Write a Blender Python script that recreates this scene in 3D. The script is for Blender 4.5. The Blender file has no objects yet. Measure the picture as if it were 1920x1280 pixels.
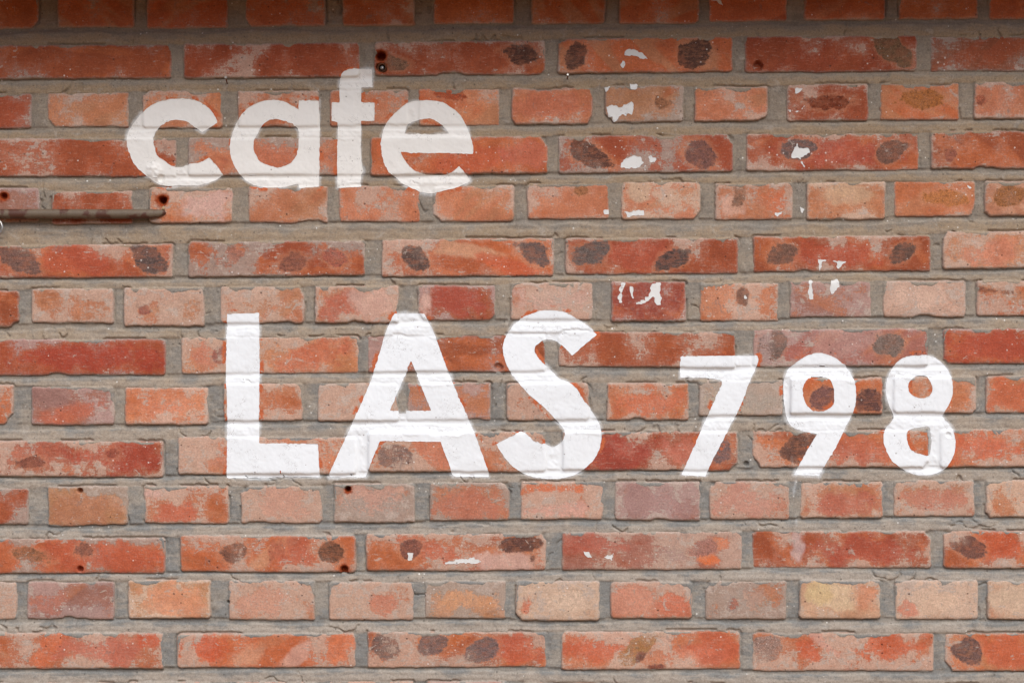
import bpy, math, random
import numpy as np

# ------------------------------------------------------------------ camera, sky, sun, exposure
SC = bpy.context.scene
COL = SC.collection
S = 0.000727            # metres of wall per pixel of the survey drawing (1920 x 1280)
ZC = 1.60               # height of the middle of the surveyed wall field
CAM_D = 2.60

cam = bpy.data.cameras.new("camera")
cam.sensor_width = 36.0
cam.lens = 36.0 * CAM_D / (1920 * S)
cam.clip_start = 0.05
cam.clip_end = 500
cam_o = bpy.data.objects.new("camera", cam)
COL.objects.link(cam_o)
cam_o.location = (0, -CAM_D, ZC)
cam_o.rotation_euler = (math.radians(90), 0, 0)
SC.camera = cam_o

SUN_EL, SUN_AZ = 46.0, 16.0        # degrees; azimuth off the wall's normal, towards the right
w = bpy.data.worlds.new("World")
SC.world = w
w.use_nodes = True
wn = w.node_tree.nodes
wl = w.node_tree.links
sky = wn.new("ShaderNodeTexSky")
sky.sky_type = 'NISHITA'
sky.sun_disc = False
sky.sun_elevation = math.radians(SUN_EL)
sky.sun_rotation = math.radians(180 - SUN_AZ)
sky.air_density = 1.0
sky.dust_density = 1.0
sky.ozone_density = 2.0
bg = wn["Background"]
bg.inputs[1].default_value = 0.088
wl.new(sky.outputs[0], bg.inputs[0])

sun = bpy.data.lights.new("sun", 'SUN')
sun.energy = 1.5
sun.angle = math.radians(50)
sun.color = (1.0, 0.985, 0.945)
sun_o = bpy.data.objects.new("sun", sun)
COL.objects.link(sun_o)
sun_o.location = (1.5, -4, 6)
sun_o.rotation_euler = (math.radians(90 - SUN_EL), 0, math.radians(SUN_AZ))

vs = SC.view_settings
vs.view_transform = 'Standard'
vs.look = 'None'
vs.exposure = 1.05
vs.gamma = 1.0
vs.use_curve_mapping = False

# ------------------------------------------------------------------ small helpers
def lin(rgb, k=0.92):
    out = []
    for c in rgb:
        c = c / 255.0
        out.append((c / 12.92 if c <= 0.04045 else ((c + 0.055) / 1.055) ** 2.4) * k)
    return out

def tag(o, label=None, cat=None, group=None, kind=None):
    if label: o["label"] = label
    if cat: o["category"] = cat
    if group: o["group"] = group
    if kind: o["kind"] = kind
    return o

def mesh_np(name, verts, faces, smooth=True, smooth_n=None):
    """verts (n,3); faces: list of int arrays, each (m,k)"""
    me = bpy.data.meshes.new(name)
    verts = np.asarray(verts, dtype=np.float32)
    me.vertices.add(len(verts))
    me.vertices.foreach_set("co", verts.ravel())
    faces = [np.asarray(f, dtype=np.int32) for f in faces if len(f)]
    nl = sum(f.size for f in faces)
    npoly = sum(len(f) for f in faces)
    me.loops.add(nl)
    me.polygons.add(npoly)
    me.loops.foreach_set("vertex_index", np.concatenate([f.ravel() for f in faces]))
    tot = np.concatenate([np.full(len(f), f.shape[1], np.int32) for f in faces])
    start = np.concatenate([[0], np.cumsum(tot)[:-1]]).astype(np.int32)
    me.polygons.foreach_set("loop_start", start)
    sm = np.zeros(npoly, dtype=bool)
    if smooth:
        sm[:(smooth_n if smooth_n is not None else npoly)] = True
    me.polygons.foreach_set("use_smooth", sm)
    me.update(calc_edges=True)
    return me

def vattr(me, name, rgba):
    a = me.attributes.new(name, 'FLOAT_COLOR', 'POINT')
    a.data.foreach_set("color", np.asarray(rgba, dtype=np.float32).ravel())

def obj(name, me, mat, parent=None):
    o = bpy.data.objects.new(name, me)
    COL.objects.link(o)
    if mat is not None:
        me.materials.append(mat)
    if parent is not None:
        o.parent = parent
    return o

def empty(name, loc=(0, 0, 0)):
    o = bpy.data.objects.new(name, None)
    o.empty_display_size = 0.05
    COL.objects.link(o)
    o.location = loc
    return o

# lattice noise, any points
_lat = {}
def noise(x, y, scale, seed=0, scale_y=None, ang=0.0):
    """smooth value noise, about -1..1"""
    if seed not in _lat:
        _lat[seed] = np.random.default_rng(1000 + seed).uniform(-1, 1, (128, 128)).astype(np.float32)
    L = _lat[seed]
    if ang:
        c, s = math.cos(ang), math.sin(ang)
        x, y = x * c + y * s, -x * s + y * c
    u = x / scale
    v = y / (scale_y or scale)
    iu = np.floor(u); iv = np.floor(v)
    fu = (u - iu).astype(np.float32); fv = (v - iv).astype(np.float32)
    iu = iu.astype(np.int64) & 127; iv = iv.astype(np.int64) & 127
    iu1 = (iu + 1) & 127; iv1 = (iv + 1) & 127
    fu = fu * fu * (3 - 2 * fu); fv = fv * fv * (3 - 2 * fv)
    a = L[iv, iu] * (1 - fu) + L[iv, iu1] * fu
    b = L[iv1, iu] * (1 - fu) + L[iv1, iu1] * fu
    return a * (1 - fv) + b * fv

def fbm(x, y, scale, seed=0, octv=4, scale_y=None, ang=0.0, gain=0.55):
    r = 0; amp = 1.0; t = 0
    for k in range(octv):
        r = r + amp * noise(x + 37.1 * k, y - 19.7 * k, scale / 2 ** k, seed + k,
                            (scale_y or scale) / 2 ** k, ang)
        t += amp * amp; amp *= gain
    return r / math.sqrt(t) * 1.25

def sstep(a, b, x):
    t = np.clip((x - a) / (b - a), 0, 1)
    return t * t * (3 - 2 * t)

# ------------------------------------------------------------------ materials
def new_mat(name):
    m = bpy.data.materials.new(name)
    m.use_nodes = True
    nt = m.node_tree
    return m, nt, nt.nodes["Principled BSDF"]

class NB:
    """terse node builder"""
    def __init__(s, nt): s.nt = nt
    def n(s, t, **kw):
        o = s.nt.nodes.new(t)
        for k, v in kw.items(): setattr(o, k, v)
        return o
    def link(s, a, b): s.nt.links.new(a, b)
    def val(s, inp, v):
        if hasattr(v, 'is_linked') or isinstance(v, bpy.types.NodeSocket): s.link(v, inp)
        else: inp.default_value = v
    def math(s, op, a, b=0.0, c=None, clamp=False):
        o = s.n('ShaderNodeMath', operation=op, use_clamp=clamp)
        s.val(o.inputs[0], a); s.val(o.inputs[1], b)
        if c is not None: s.val(o.inputs[2], c)
        return o.outputs[0]
    def noise(s, vec, scale, detail=3.0, rough=0.6, dist=0.0):
        o = s.n('ShaderNodeTexNoise')
        s.link(vec, o.inputs['Vector'])
        o.inputs['Scale'].default_value = scale
        o.inputs['Detail'].default_value = detail
        o.inputs['Roughness'].default_value = rough
        o.inputs['Distortion'].default_value = dist
        return o.outputs[0]
    def step(s, x, lo, hi):
        o = s.n('ShaderNodeMapRange', interpolation_type='SMOOTHSTEP')
        s.val(o.inputs[0], x); s.val(o.inputs[1], lo); s.val(o.inputs[2], hi)
        o.inputs[3].default_value = 0; o.inputs[4].default_value = 1
        return o.outputs[0]
    def mix(s, f, a, b, mode='MIX'):
        o = s.n('ShaderNodeMix', data_type='RGBA', blend_type=mode)
        s.val(o.inputs[0], f)
        for i, v in ((6, a), (7, b)):
            if isinstance(v, (tuple, list)):
                o.inputs[i].default_value = (*v[:3], 1)
            else: s.link(v, o.inputs[i])
        return o.outputs[2]
    def attr(s, name):
        o = s.n('ShaderNodeAttribute', attribute_name=name)
        sp = s.n('ShaderNodeSeparateColor')
        s.link(o.outputs['Color'], sp.inputs[0])
        return o.outputs['Color'], sp.outputs[0], sp.outputs[1], sp.outputs[2], o.outputs['Alpha']
    def coord(s):
        g = s.n('ShaderNodeNewGeometry')
        return g.outputs['Position']
    def flat(s, P):
        a = s.n('ShaderNodeSeparateXYZ'); s.link(P, a.inputs[0])
        b = s.n('ShaderNodeCombineXYZ'); s.link(a.outputs[0], b.inputs[0]); s.link(a.outputs[2], b.inputs[1])
        return b.outputs[0]
    def dots(s, P2, scale, r0, r1, gate_scale, g0, g1):
        v = s.n('ShaderNodeTexVoronoi', voronoi_dimensions='2D')
        s.link(P2, v.inputs['Vector']); v.inputs['Scale'].default_value = scale
        # uneven sizes: each cell draws its own radius
        sp = s.n('ShaderNodeSeparateColor'); s.link(v.outputs['Color'], sp.inputs[0])
        d = s.math('DIVIDE', v.outputs['Distance'], s.math('MULTIPLY_ADD', sp.outputs[0], 1.0, 0.25))
        g = s.step(s.noise(P2, gate_scale, 2), g0, g1)
        return s.math('MULTIPLY', s.math('MULTIPLY', s.step(d, r1, r0), g), s.math('GREATER_THAN', sp.outputs[1], 0.55))
    def bump(s, h, strength, dist, bsdf):
        b = s.n('ShaderNodeBump')
        b.inputs['Strength'].default_value = strength
        b.inputs['Distance'].default_value = dist
        s.link(h, b.inputs['Height'])
        s.link(b.outputs[0], bsdf.inputs['Normal'])

WHITE = (0.84, 0.84, 0.825)

def grain(nb, P, col, amt, scale):
    n = nb.step(nb.noise(P, scale, 4.0, 0.85), 0.28, 0.72)
    f = nb.math('MULTIPLY_ADD', n, 2 * amt, 1 - amt)
    g = nb.n('ShaderNodeCombineColor')
    for i in range(3): nb.link(f, g.inputs[i])
    return nb.mix(1.0, col, g.outputs[0], 'MULTIPLY'), n

def mat_brick():
    m, nt, bs = new_mat("fired_brick")
    nb = NB(nt)
    P = nb.coord()
    tint, _, _, _, _ = nb.attr("tint")          # clay colour of this brick
    hz, _, _, _, hcov = nb.attr("film")         # cement film: colour, coverage
    sp, _, _, _, sd = nb.attr("spot")           # kiln spots: colour, inside-distance
    _, lett, edge, rust, _ = nb.attr("aux")     # distance to lettering, to arris; rust
    n1 = nb.noise(P, 260, 4, 0.65)
    n2 = nb.noise(P, 900, 3, 0.7)
    n3 = nb.noise(P, 70, 4, 0.6, 0.4)
    # clay with mottling
    mh = nb.n('ShaderNodeMapping'); nb.link(P, mh.inputs[0]); mh.inputs['Scale'].default_value = (0.22, 1, 1)
    mv = nb.n('ShaderNodeMapping'); nb.link(P, mv.inputs[0]); mv.inputs['Scale'].default_value = (1, 1, 0.22)
    sh = nb.noise(mh.outputs[0], 420, 4, 0.65)
    sv = nb.noise(mv.outputs[0], 420, 4, 0.65)
    c = nb.mix(nb.step(n3, 0.35, 0.75), tint, nb.mix(1.0, tint, (1.20, 1.26, 1.25), 'MULTIPLY'))
    c = nb.mix(nb.math('MULTIPLY', nb.step(n1, 0.54, 0.70), 0.40), c, nb.mix(1.0, c, (0.72, 0.62, 0.57), 'MULTIPLY'))
    c = nb.mix(nb.math('MULTIPLY', nb.step(sh, 0.55, 0.70), 0.22), c, lin((214, 170, 146)))
    # kiln spots with a pale halo
    sj = nb.math('ADD', sd, nb.math('ADD', nb.math('MULTIPLY_ADD', n1, 1.0, -0.5), nb.math('MULTIPLY_ADD', n2, 0.8, -0.4)))
    halo = nb.math('MULTIPLY', nb.step(nb.math('ADD', sj, nb.math('MULTIPLY_ADD', n3, 0.8, -0.4)), -0.8, 0.05), 0.38)
    c = nb.mix(halo, c, lin((198, 138, 104)))
    sm = nb.step(sj, -0.10, 0.12)
    spc = nb.mix(nb.step(n2, 0.47, 0.62), sp, nb.mix(1.0, sp, (1.9, 1.9, 1.95), 'MULTIPLY'))
    spc = nb.mix(nb.math('MULTIPLY', nb.step(n3, 0.5, 0.7), 0.4), spc, nb.mix(1.0, sp, (1.5, 1.35, 1.25), 'MULTIPLY'))
    wear = nb.step(nb.math('ADD', n3, nb.math('MULTIPLY_ADD', sh, 0.9, -0.45)), 0.36, 0.58)
    spc = nb.mix(nb.math('MULTIPLY', nb.step(n1, 0.50, 0.62), 0.6), spc, nb.mix(1.0, sp, (0.45, 0.42, 0.42), 'MULTIPLY'))
    c = nb.mix(nb.math('MULTIPLY', sm, nb.math('MULTIPLY_ADD', wear, 0.30, 0.64)), c, spc)
    # cement film, ragged and brushed
    hf = nb.math('ADD', hcov, nb.math('MULTIPLY_ADD', n1, 0.70, -0.35))
    hf = nb.math('ADD', hf, nb.math('MULTIPLY_ADD', n2, 0.55, -0.275))
    hf = nb.math('ADD', hf, nb.math('MULTIPLY_ADD', sh, 0.50, -0.25))
    hf = nb.math('ADD', hf, nb.math('MULTIPLY_ADD', sv, 0.40, -0.20))
    hm = nb.math('MULTIPLY', nb.step(hf, 0.46, 0.55), 0.78)
    hs = nb.math('MULTIPLY', nb.step(hf, 0.10, 0.50), 0.24)
    hcol = nb.mix(nb.step(n3, 0.3, 0.7), hz, nb.mix(1.0, hz, (0.86, 0.84, 0.83), 'MULTIPLY'))
    c = nb.mix(nb.math('MAXIMUM', hm, hs), c, hcol)
    # grey mortar wiped along the arrises
    em = nb.step(nb.math('ADD', edge, nb.math('MULTIPLY_ADD', n1, 0.5, -0.25)), 0.22, 0.0)
    c = nb.mix(nb.math('MULTIPLY', em, 0.55), c, lin((164, 150, 138)))
    # a second, greyer and patchier wash
    n4 = nb.noise(P, 55, 5, 0.7, 0.8)
    gm = nb.step(nb.math('ADD', n4, nb.math('ADD', nb.math('MULTIPLY_ADD', sh, 0.35, -0.175), nb.math('MULTIPLY_ADD', hcov, 0.16, -0.08))), 0.585, 0.615)
    c = nb.mix(nb.math('MULTIPLY', gm, 0.7), c, lin((188, 167, 151)))
    gd = nb.step(nb.math('ADD', nb.noise(P, 38, 5, 0.7, 0.6), nb.math('MULTIPLY_ADD', sv, 0.3, -0.15)), 0.63, 0.70)
    c = nb.mix(nb.math('MULTIPLY', gd, 0.45), c, lin((142, 122, 112)))
    # retouching in orange masonry paint next to the lettering
    of = nb.math('MULTIPLY', nb.step(nb.math('ADD', lett, nb.math('MULTIPLY_ADD', n1, 0.5, -0.25)), 0.50, 0.25), nb.step(nb.math('ADD', nb.noise(P, 40, 3, 0.6), nb.math('MULTIPLY', n1, 0.25)), 0.655, 0.70))
    c = nb.mix(of, c, lin((198, 104, 64)))
    # rust
    c = nb.mix(nb.step(nb.math('ADD', rust, nb.math('MULTIPLY_ADD', n1, 0.7, -0.35)), 0.3, 0.7), c, lin((150, 62, 22)))
    P2 = nb.flat(P)
    # salt of exposed grit
    c = nb.mix(nb.math('MULTIPLY', nb.step(nb.noise(P, 520, 3, 0.8), 0.60, 0.70), 0.30), c, lin((220, 186, 166)))
    # soot and dirt, washed along
    c = nb.mix(nb.math('MULTIPLY', nb.step(nb.math('ADD', sv, nb.math('MULTIPLY_ADD', n3, 0.8, -0.4)), 0.60, 0.80), 0.30), c, lin((112, 84, 72)))
    # white specks of splashed paint
    spk = nb.dots(P2, 105, 0.06, 0.13, 17, 0.54, 0.62)
    c = nb.mix(nb.math('MULTIPLY', spk, 0.75), c, (0.74, 0.66, 0.58))
    # pits
    pit = nb.dots(P2, 85, 0.05, 0.13, 23, 0.52, 0.62)
    c = nb.mix(nb.math('MULTIPLY', pit, 0.7), c, (0.07, 0.035, 0.025))
    c, g = grain(nb, P, c, 0.21, 430)
    nb.link(c, bs.inputs['Base Color'])
    bs.inputs['Roughness'].default_value = 0.88
    bs.inputs['Specular IOR Level'].default_value = 0.25
    h = nb.math('ADD', nb.math('MULTIPLY', n2, 0.5), nb.math('MULTIPLY', n1, 0.7))
    h = nb.math('SUBTRACT', h, nb.math('MULTIPLY', pit, 1.2))
    h = nb.math('ADD', h, nb.math('MULTIPLY', sh, 0.5))
    h = nb.math('ADD', h, nb.math('MULTIPLY', hm, 0.25))
    nb.bump(h, 0.75, 0.0008, bs)
    return m

def mat_mortar():
    m, nt, bs = new_mat("lime_mortar")
    nb = NB(nt)
    P = nb.coord()
    _, lett, bed, vert, _ = nb.attr("aux")
    mp = nb.n('ShaderNodeMapping'); nb.link(P, mp.inputs[0]); mp.inputs['Scale'].default_value = (0.16, 1, 1)
    streak = nb.noise(mp.outputs[0], 260, 4, 0.6)
    n1 = nb.noise(P, 240, 4, 0.65)
    n2 = nb.noise(P, 900, 3, 0.7)
    n3 = nb.noise(P, 22, 4, 0.6)
    grey = lin((160, 150, 137)); blue = lin((136, 133, 127)); tan = lin((174, 152, 128))
    dust = nb.math('MULTIPLY', nb.step(nb.math('ADD', bed, nb.math('ADD', nb.math('MULTIPLY_ADD', n3, 1.2, -0.6), nb.math('MULTIPLY_ADD', streak, 0.9, -0.45))), 0.22, 0.75), 0.85)
    c = nb.mix(nb.step(nb.math('ADD', n3, nb.math('MULTIPLY_ADD', streak, 0.5, -0.25)), 0.40, 0.62), blue, grey)
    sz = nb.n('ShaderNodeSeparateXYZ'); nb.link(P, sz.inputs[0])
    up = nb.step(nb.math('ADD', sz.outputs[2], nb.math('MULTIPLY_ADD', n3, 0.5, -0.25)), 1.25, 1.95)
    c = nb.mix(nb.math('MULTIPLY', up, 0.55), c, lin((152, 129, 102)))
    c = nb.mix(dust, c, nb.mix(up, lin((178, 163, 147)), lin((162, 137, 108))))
    c = nb.mix(nb.math('MULTIPLY', nb.step(nb.noise(P, 60, 5, 0.7, 0.6), 0.58, 0.66), 0.35), c, lin((188, 176, 162)))
    c = nb.mix(nb.math('MULTIPLY', nb.step(nb.noise(P, 34, 5, 0.7, 0.6), 0.58, 0.68), 0.40), c, lin((118, 108, 97)))
    c = nb.mix(nb.math('MULTIPLY', nb.step(nb.noise(P, 120, 5, 0.75, 0.5), 0.56, 0.62), 0.30), c, lin((120, 112, 102)))
    c = nb.mix(nb.math('MULTIPLY', nb.step(streak, 0.52, 0.72), 0.35), c, lin((166, 158, 147)))
    c = nb.mix(nb.math('MULTIPLY', nb.step(n1, 0.60, 0.75), 0.5), c, lin((96, 88, 78)))
    # thin overspray of the lettering
    ov = nb.math('MULTIPLY', nb.step(nb.math('ADD', lett, nb.math('MULTIPLY_ADD', n3, 1.0, -0.40)), 0.40, 0.0), 0.50)
    c = nb.mix(ov, c, WHITE)
    P2 = nb.flat(P)
    c = nb.mix(nb.math('MULTIPLY', nb.step(nb.noise(P, 480, 3, 0.8), 0.58, 0.70), 0.35), c, lin((190, 178, 162)))
    spk = nb.dots(P2, 95, 0.06, 0.12, 19, 0.56, 0.62)
    c = nb.mix(nb.math('MULTIPLY', spk, 0.8), c, (0.72, 0.68, 0.6))
    pit = nb.dots(P2, 100, 0.06, 0.15, 27, 0.50, 0.60)
    c = nb.mix(nb.math('MULTIPLY', pit, 0.6), c, (0.06, 0.05, 0.04))
    c, g = grain(nb, P, c, 0.21, 430)
    nb.link(c, bs.inputs['Base Color'])
    bs.inputs['Roughness'].default_value = 0.93
    bs.inputs['Specular IOR Level'].default_value = 0.2
    h = nb.math('ADD', nb.math('MULTIPLY', n2, 0.6), nb.math('ADD', nb.math('MULTIPLY', n1, 0.6), nb.math('MULTIPLY', streak, 0.35)))
    nb.bump(h, 0.75, 0.0010, bs)
    return m

def mat_paint(name="white_masonry_paint", WHITE=WHITE):
    m, nt, bs = new_mat(name)
    nb = NB(nt)
    P = nb.coord()
    n1 = nb.noise(P, 200, 4, 0.65)
    n2 = nb.noise(P, 700, 3, 0.7)
    n3 = nb.noise(P, 30, 3, 0.6)
    mh = nb.n('ShaderNodeMapping'); nb.link(P, mh.inputs[0]); mh.inputs['Scale'].default_value = (1, 1, 0.15)
    br = nb.noise(mh.outputs[0], 420, 4, 0.65)
    c = nb.mix(nb.math('MULTIPLY', nb.step(n3, 0.40, 0.7), 0.35), WHITE, [q * .945 for q in WHITE])
    c = nb.mix(nb.math('MULTIPLY', nb.step(br, 0.52, 0.72), 0.35), c, [q * .87 for q in WHITE])
    c = nb.mix(nb.math('MULTIPLY', nb.step(nb.math('ADD', n1, nb.math('MULTIPLY_ADD', n3, 0.5, -0.25)), 0.68, 0.78), 0.45), c, (0.58, 0.54, 0.50))
    P2 = nb.flat(P)
    pit = nb.dots(P2, 80, 0.04, 0.11, 25, 0.52, 0.60)
    c = nb.mix(nb.math('MULTIPLY', pit, 0.65), c, (0.20, 0.14, 0.11))
    # hairline cracks in the dry film
    hl = nb.step(nb.math('ABSOLUTE', nb.math('SUBTRACT', nb.noise(P, 95, 3, 0.6), 0.5)), 0.010, 0.003)
    hl = nb.math('MULTIPLY', hl, nb.step(nb.noise(P, 28, 2), 0.52, 0.60))
    c = nb.mix(nb.math('MULTIPLY', hl, 0.55), c, (0.30, 0.26, 0.23))
    nb.link(c, bs.inputs['Base Color'])
    bs.inputs['Roughness'].default_value = 0.62
    bs.inputs['Specular IOR Level'].default_value = 0.3
    nb.bump(nb.math('SUBTRACT', nb.math('ADD', nb.math('MULTIPLY', n2, 0.25), nb.math('MULTIPLY', n1, 0.4)), pit), 0.4, 0.0006, bs)
    return m

def mat_plain(name, col, rough=0.8, metal=0.0, spots=None, scale=60, bump=0.4, thr=(0.5, 0.6), spec=0.4):
    m, nt, bs = new_mat(name)
    nb = NB(nt)
    P = nb.coord()
    n = nb.noise(P, scale, 5, 0.65)
    c = nb.mix(n, [k * 0.8 for k in col], [min(1, k * 1.2) for k in col])
    if spots:
        c = nb.mix(nb.step(nb.noise(P, scale * 0.6, 4, 0.6), *thr), c, spots)
    c, _ = grain(nb, P, c, 0.2, scale * 12)
    nb.link(c, bs.inputs['Base Color'])
    bs.inputs['Roughness'].default_value = rough
    bs.inputs['Metallic'].default_value = metal
    bs.inputs['Specular IOR Level'].default_value = spec
    nb.bump(n, bump, 0.001, bs)
    return m

M_BRICK = mat_brick()
M_MORTAR = mat_mortar()
M_PAINT = mat_paint()
M_FLAKE = mat_paint("old_flaking_paint", (0.72, 0.69, 0.64))
M_WARM_LIT = mat_paint("warm_lit_white_paint", (0.82, 0.772, 0.70))  # same white paint, the warm dim light under the eave put into its colour

# ------------------------------------------------------------------ the wall: survey of the courses
CLAY = {'R': (160, 80, 50), 'O': (188, 102, 62), 'B': (148, 80, 54), 'P': (192, 118, 82),
        'T': (184, 126, 90), 'Y': (204, 152, 122), 'M': (160, 104, 84)}
FILM = {'k': (202, 171, 150), 'g': (170, 156, 142), 'c': (212, 182, 157), 'm': (182, 152, 142)}
# each course: (x0, x1, y_top, y_bottom, clay, film coverage, film colour)
COURSES = [
 [(-80,72,-18,54,'O',.2,'g'),(107,252,-20,52,'O',.25,'g'),(274,428,-20,53,'O',.3,'g'),(460,610,-22,50,'O',.35,'g'),(642,778,-24,49,'O',.35,'k'),(813,964,-26,45,'O',.2,'k'),(996,1135,-26,45,'O',.3,'k'),(1161,1310,-28,44,'O',.2,'k'),(1330,1476,-30,40,'O',.1,'k'),(1508,1660,-32,38,'O',.15,'k'),(1685,1834,-34,36,'O',.2,'k'),(1855,2005,-34,36,'O',.1,'k')],
 [(-10,322,84,148,'R',.12,'g'),(344,675,81,146,'R',.3,'k'),(702,1023,77,141,'R',.18,'k'),(1046,1374,71,136,'O',.1,'k'),(1396,1720,67,135,'R',.2,'k'),(1744,2070,67,134,'B',.3,'g')],
 [(-90,60,175,242,'R',.3,'g'),(88,241,173,238,'P',.5,'k'),(267,418,170,240,'P',.4,'k'),(445,598,170,238,'P',.4,'k'),(618,767,168,236,'P',.4,'k'),(784,937,166,236,'P',.3,'k'),(960,1112,165,233,'P',.3,'k'),(1134,1282,160,229,'T',.5,'g'),(1302,1440,163,227,'P',.5,'k'),(1476,1628,158,227,'R',.4,'k'),(1650,1799,156,225,'O',.12,'k'),(1826,1980,153,222,'P',.5,'k')],
 [(-10,331,259,332,'R',.3,'k'),(353,677,257,329,'P',.42,'g'),(695,1028,256,327,'O',.3,'k'),(1046,1375,253,324,'R',.4,'g'),(1398,1725,249,320,'R',.35,'k'),(1745,2075,246,316,'R',.35,'k')],
 [(-80,75,352,416,'M',.5,'m'),(96,250,358,420,'R',.3,'k'),(279,437,351,418,'P',.68,'k'),(465,615,349,418,'P',.5,'k'),(635,788,349,416,'P',.5,'k'),(811,964,348,416,'P',.42,'k'),(988,1143,344,411,'P',.5,'k'),(1164,1314,341,411,'P',.58,'c'),(1340,1487,343,412,'P',.6,'k'),(1512,1660,341,411,'P',.6,'c'),(1677,1829,339,406,'P',.32,'k'),(1846,1998,339,405,'T',.4,'k')],
 [(-5,324,458,521,'R',.2,'k'),(353,685,452,518,'R',.4,'g'),(715,1038,447,518,'O',.35,'k'),(1060,1384,446,514,'R',.35,'k'),(1413,1745,442,509,'R',.2,'k'),(1768,2100,433,503,'P',.4,'k')],
 [(-115,37,544,613,'R',.3,'k'),(58,213,541,606,'P',.8,'k'),(232,383,539,611,'P',.75,'k'),(413,571,536,606,'P',.7,'k'),(590,747,536,605,'P',.55,'k'),(783,930,534,601,'R',.45,'m'),(956,1111,529,600,'P',.85,'k'),(1146,1287,527,603,'R',.2,'m'),(1312,1461,530,602,'O',.5,'k'),(1480,1636,526,595,'M',.45,'m'),(1655,1811,526,595,'P',.85,'k'),(1831,1985,526,592,'O',.42,'k')],
 [(-12,311,635,704,'R',.1,'m'),(339,673,631,701,'P',.38,'k'),(689,1023,627,697,'R',.3,'m'),(1046,1379,621,689,'R',.3,'k'),(1411,1740,616,687,'M',.45,'m'),(1769,2100,615,682,'R',.15,'m')],
 [(-125,25,722,796,'O',.4,'k'),(58,214,724,796,'M',.35,'m'),(234,391,725,796,'P',.25,'k'),(419,568,718,789,'P',.4,'k'),(595,747,717,789,'P',.78,'k'),(763,920,717,788,'P',.5,'m'),(949,1105,717,788,'P',.62,'k'),(1137,1292,717,788,'O',.25,'k'),(1310,1468,712,779,'Y',.85,'g'),(1482,1655,707,776,'O',.08,'k'),(1675,1831,705,774,'P',.3,'k'),(1848,2000,704,774,'O',.3,'k')],
 [(-25,307,826,894,'R',.25,'k'),(333,668,818,889,'P',.35,'k'),(690,1024,809,885,'P',.4,'k'),(1054,1384,808,882,'R',.28,'k'),(1410,1741,806,876,'O',.3,'k'),(1762,2095,803,875,'O',.3,'k')],
 [(-100,55,915,984,'R',.3,'g'),(89,241,911,986,'T',.35,'g'),(270,429,910,981,'O',.55,'k'),(451,605,910,981,'P',.7,'k'),(625,779,905,979,'P',.75,'g'),(805,956,904,976,'P',.5,'g'),(976,1132,902,974,'P',.55,'k'),(1152,1313,902,976,'M',.65,'m'),(1330,1481,902,973,'P',.65,'k'),(1500,1656,902,971,'P',.4,'k'),(1675,1828,899,968,'P',.55,'k'),(1848,2000,899,969,'P',.6,'c')],
 [(-20,309,1008,1075,'O',.2,'g'),(338,668,1003,1072,'O',.25,'k'),(685,1025,999,1070,'O',.4,'k'),(1053,1391,996,1068,'M',.45,'k'),(1410,1747,994,1065,'R',.22,'k'),(1769,2100,994,1065,'O',.3,'k')],
 [(-120,32,1090,1162,'P',.5,'k'),(50,214,1090,1161,'M',.55,'m'),(240,396,1087,1159,'T',.3,'c'),(428,590,1088,1162,'P',.6,'k'),(617,777,1090,1162,'P',.65,'k'),(796,949,1088,1159,'T',.4,'g'),(966,1125,1088,1163,'Y',.6,'c'),(1144,1298,1090,1159,'P',.5,'k'),(1322,1475,1088,1161,'P',.6,'g'),(1498,1651,1087,1159,'Y',.35,'c'),(1678,1834,1087,1161,'Y',.7,'c'),(1851,2005,1088,1161,'Y',.6,'c')],
 [(-15,307,1184,1253,'O',.45,'k'),(331,667,1186,1251,'O',.3,'k'),(689,1025,1183,1251,'O',.35,'k'),(1052,1389,1182,1255,'O',.35,'k'),(1410,1752,1185,1258,'O',.45,'k'),(1772,2105,1186,1258,'O',.2,'k')],
 [(-110,38,1280,1350,'M',.5,'k'),(62,215,1279,1350,'M',.5,'k'),(240,398,1277,1349,'O',.5,'k'),(440,596,1278,1350,'O',.45,'k'),(618,775,1276,1348,'P',.5,'k'),(800,952,1276,1348,'P',.5,'m'),(975,1128,1277,1349,'O',.5,'k'),(1150,1302,1280,1352,'P',.5,'k'),(1326,1480,1281,1353,'P',.5,'k'),(1502,1655,1281,1353,'O',.5,'k'),(1680,1835,1282,1354,'P',.5,'k'),(1855,2008,1282,1354,'P',.5,'k')],
]
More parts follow.
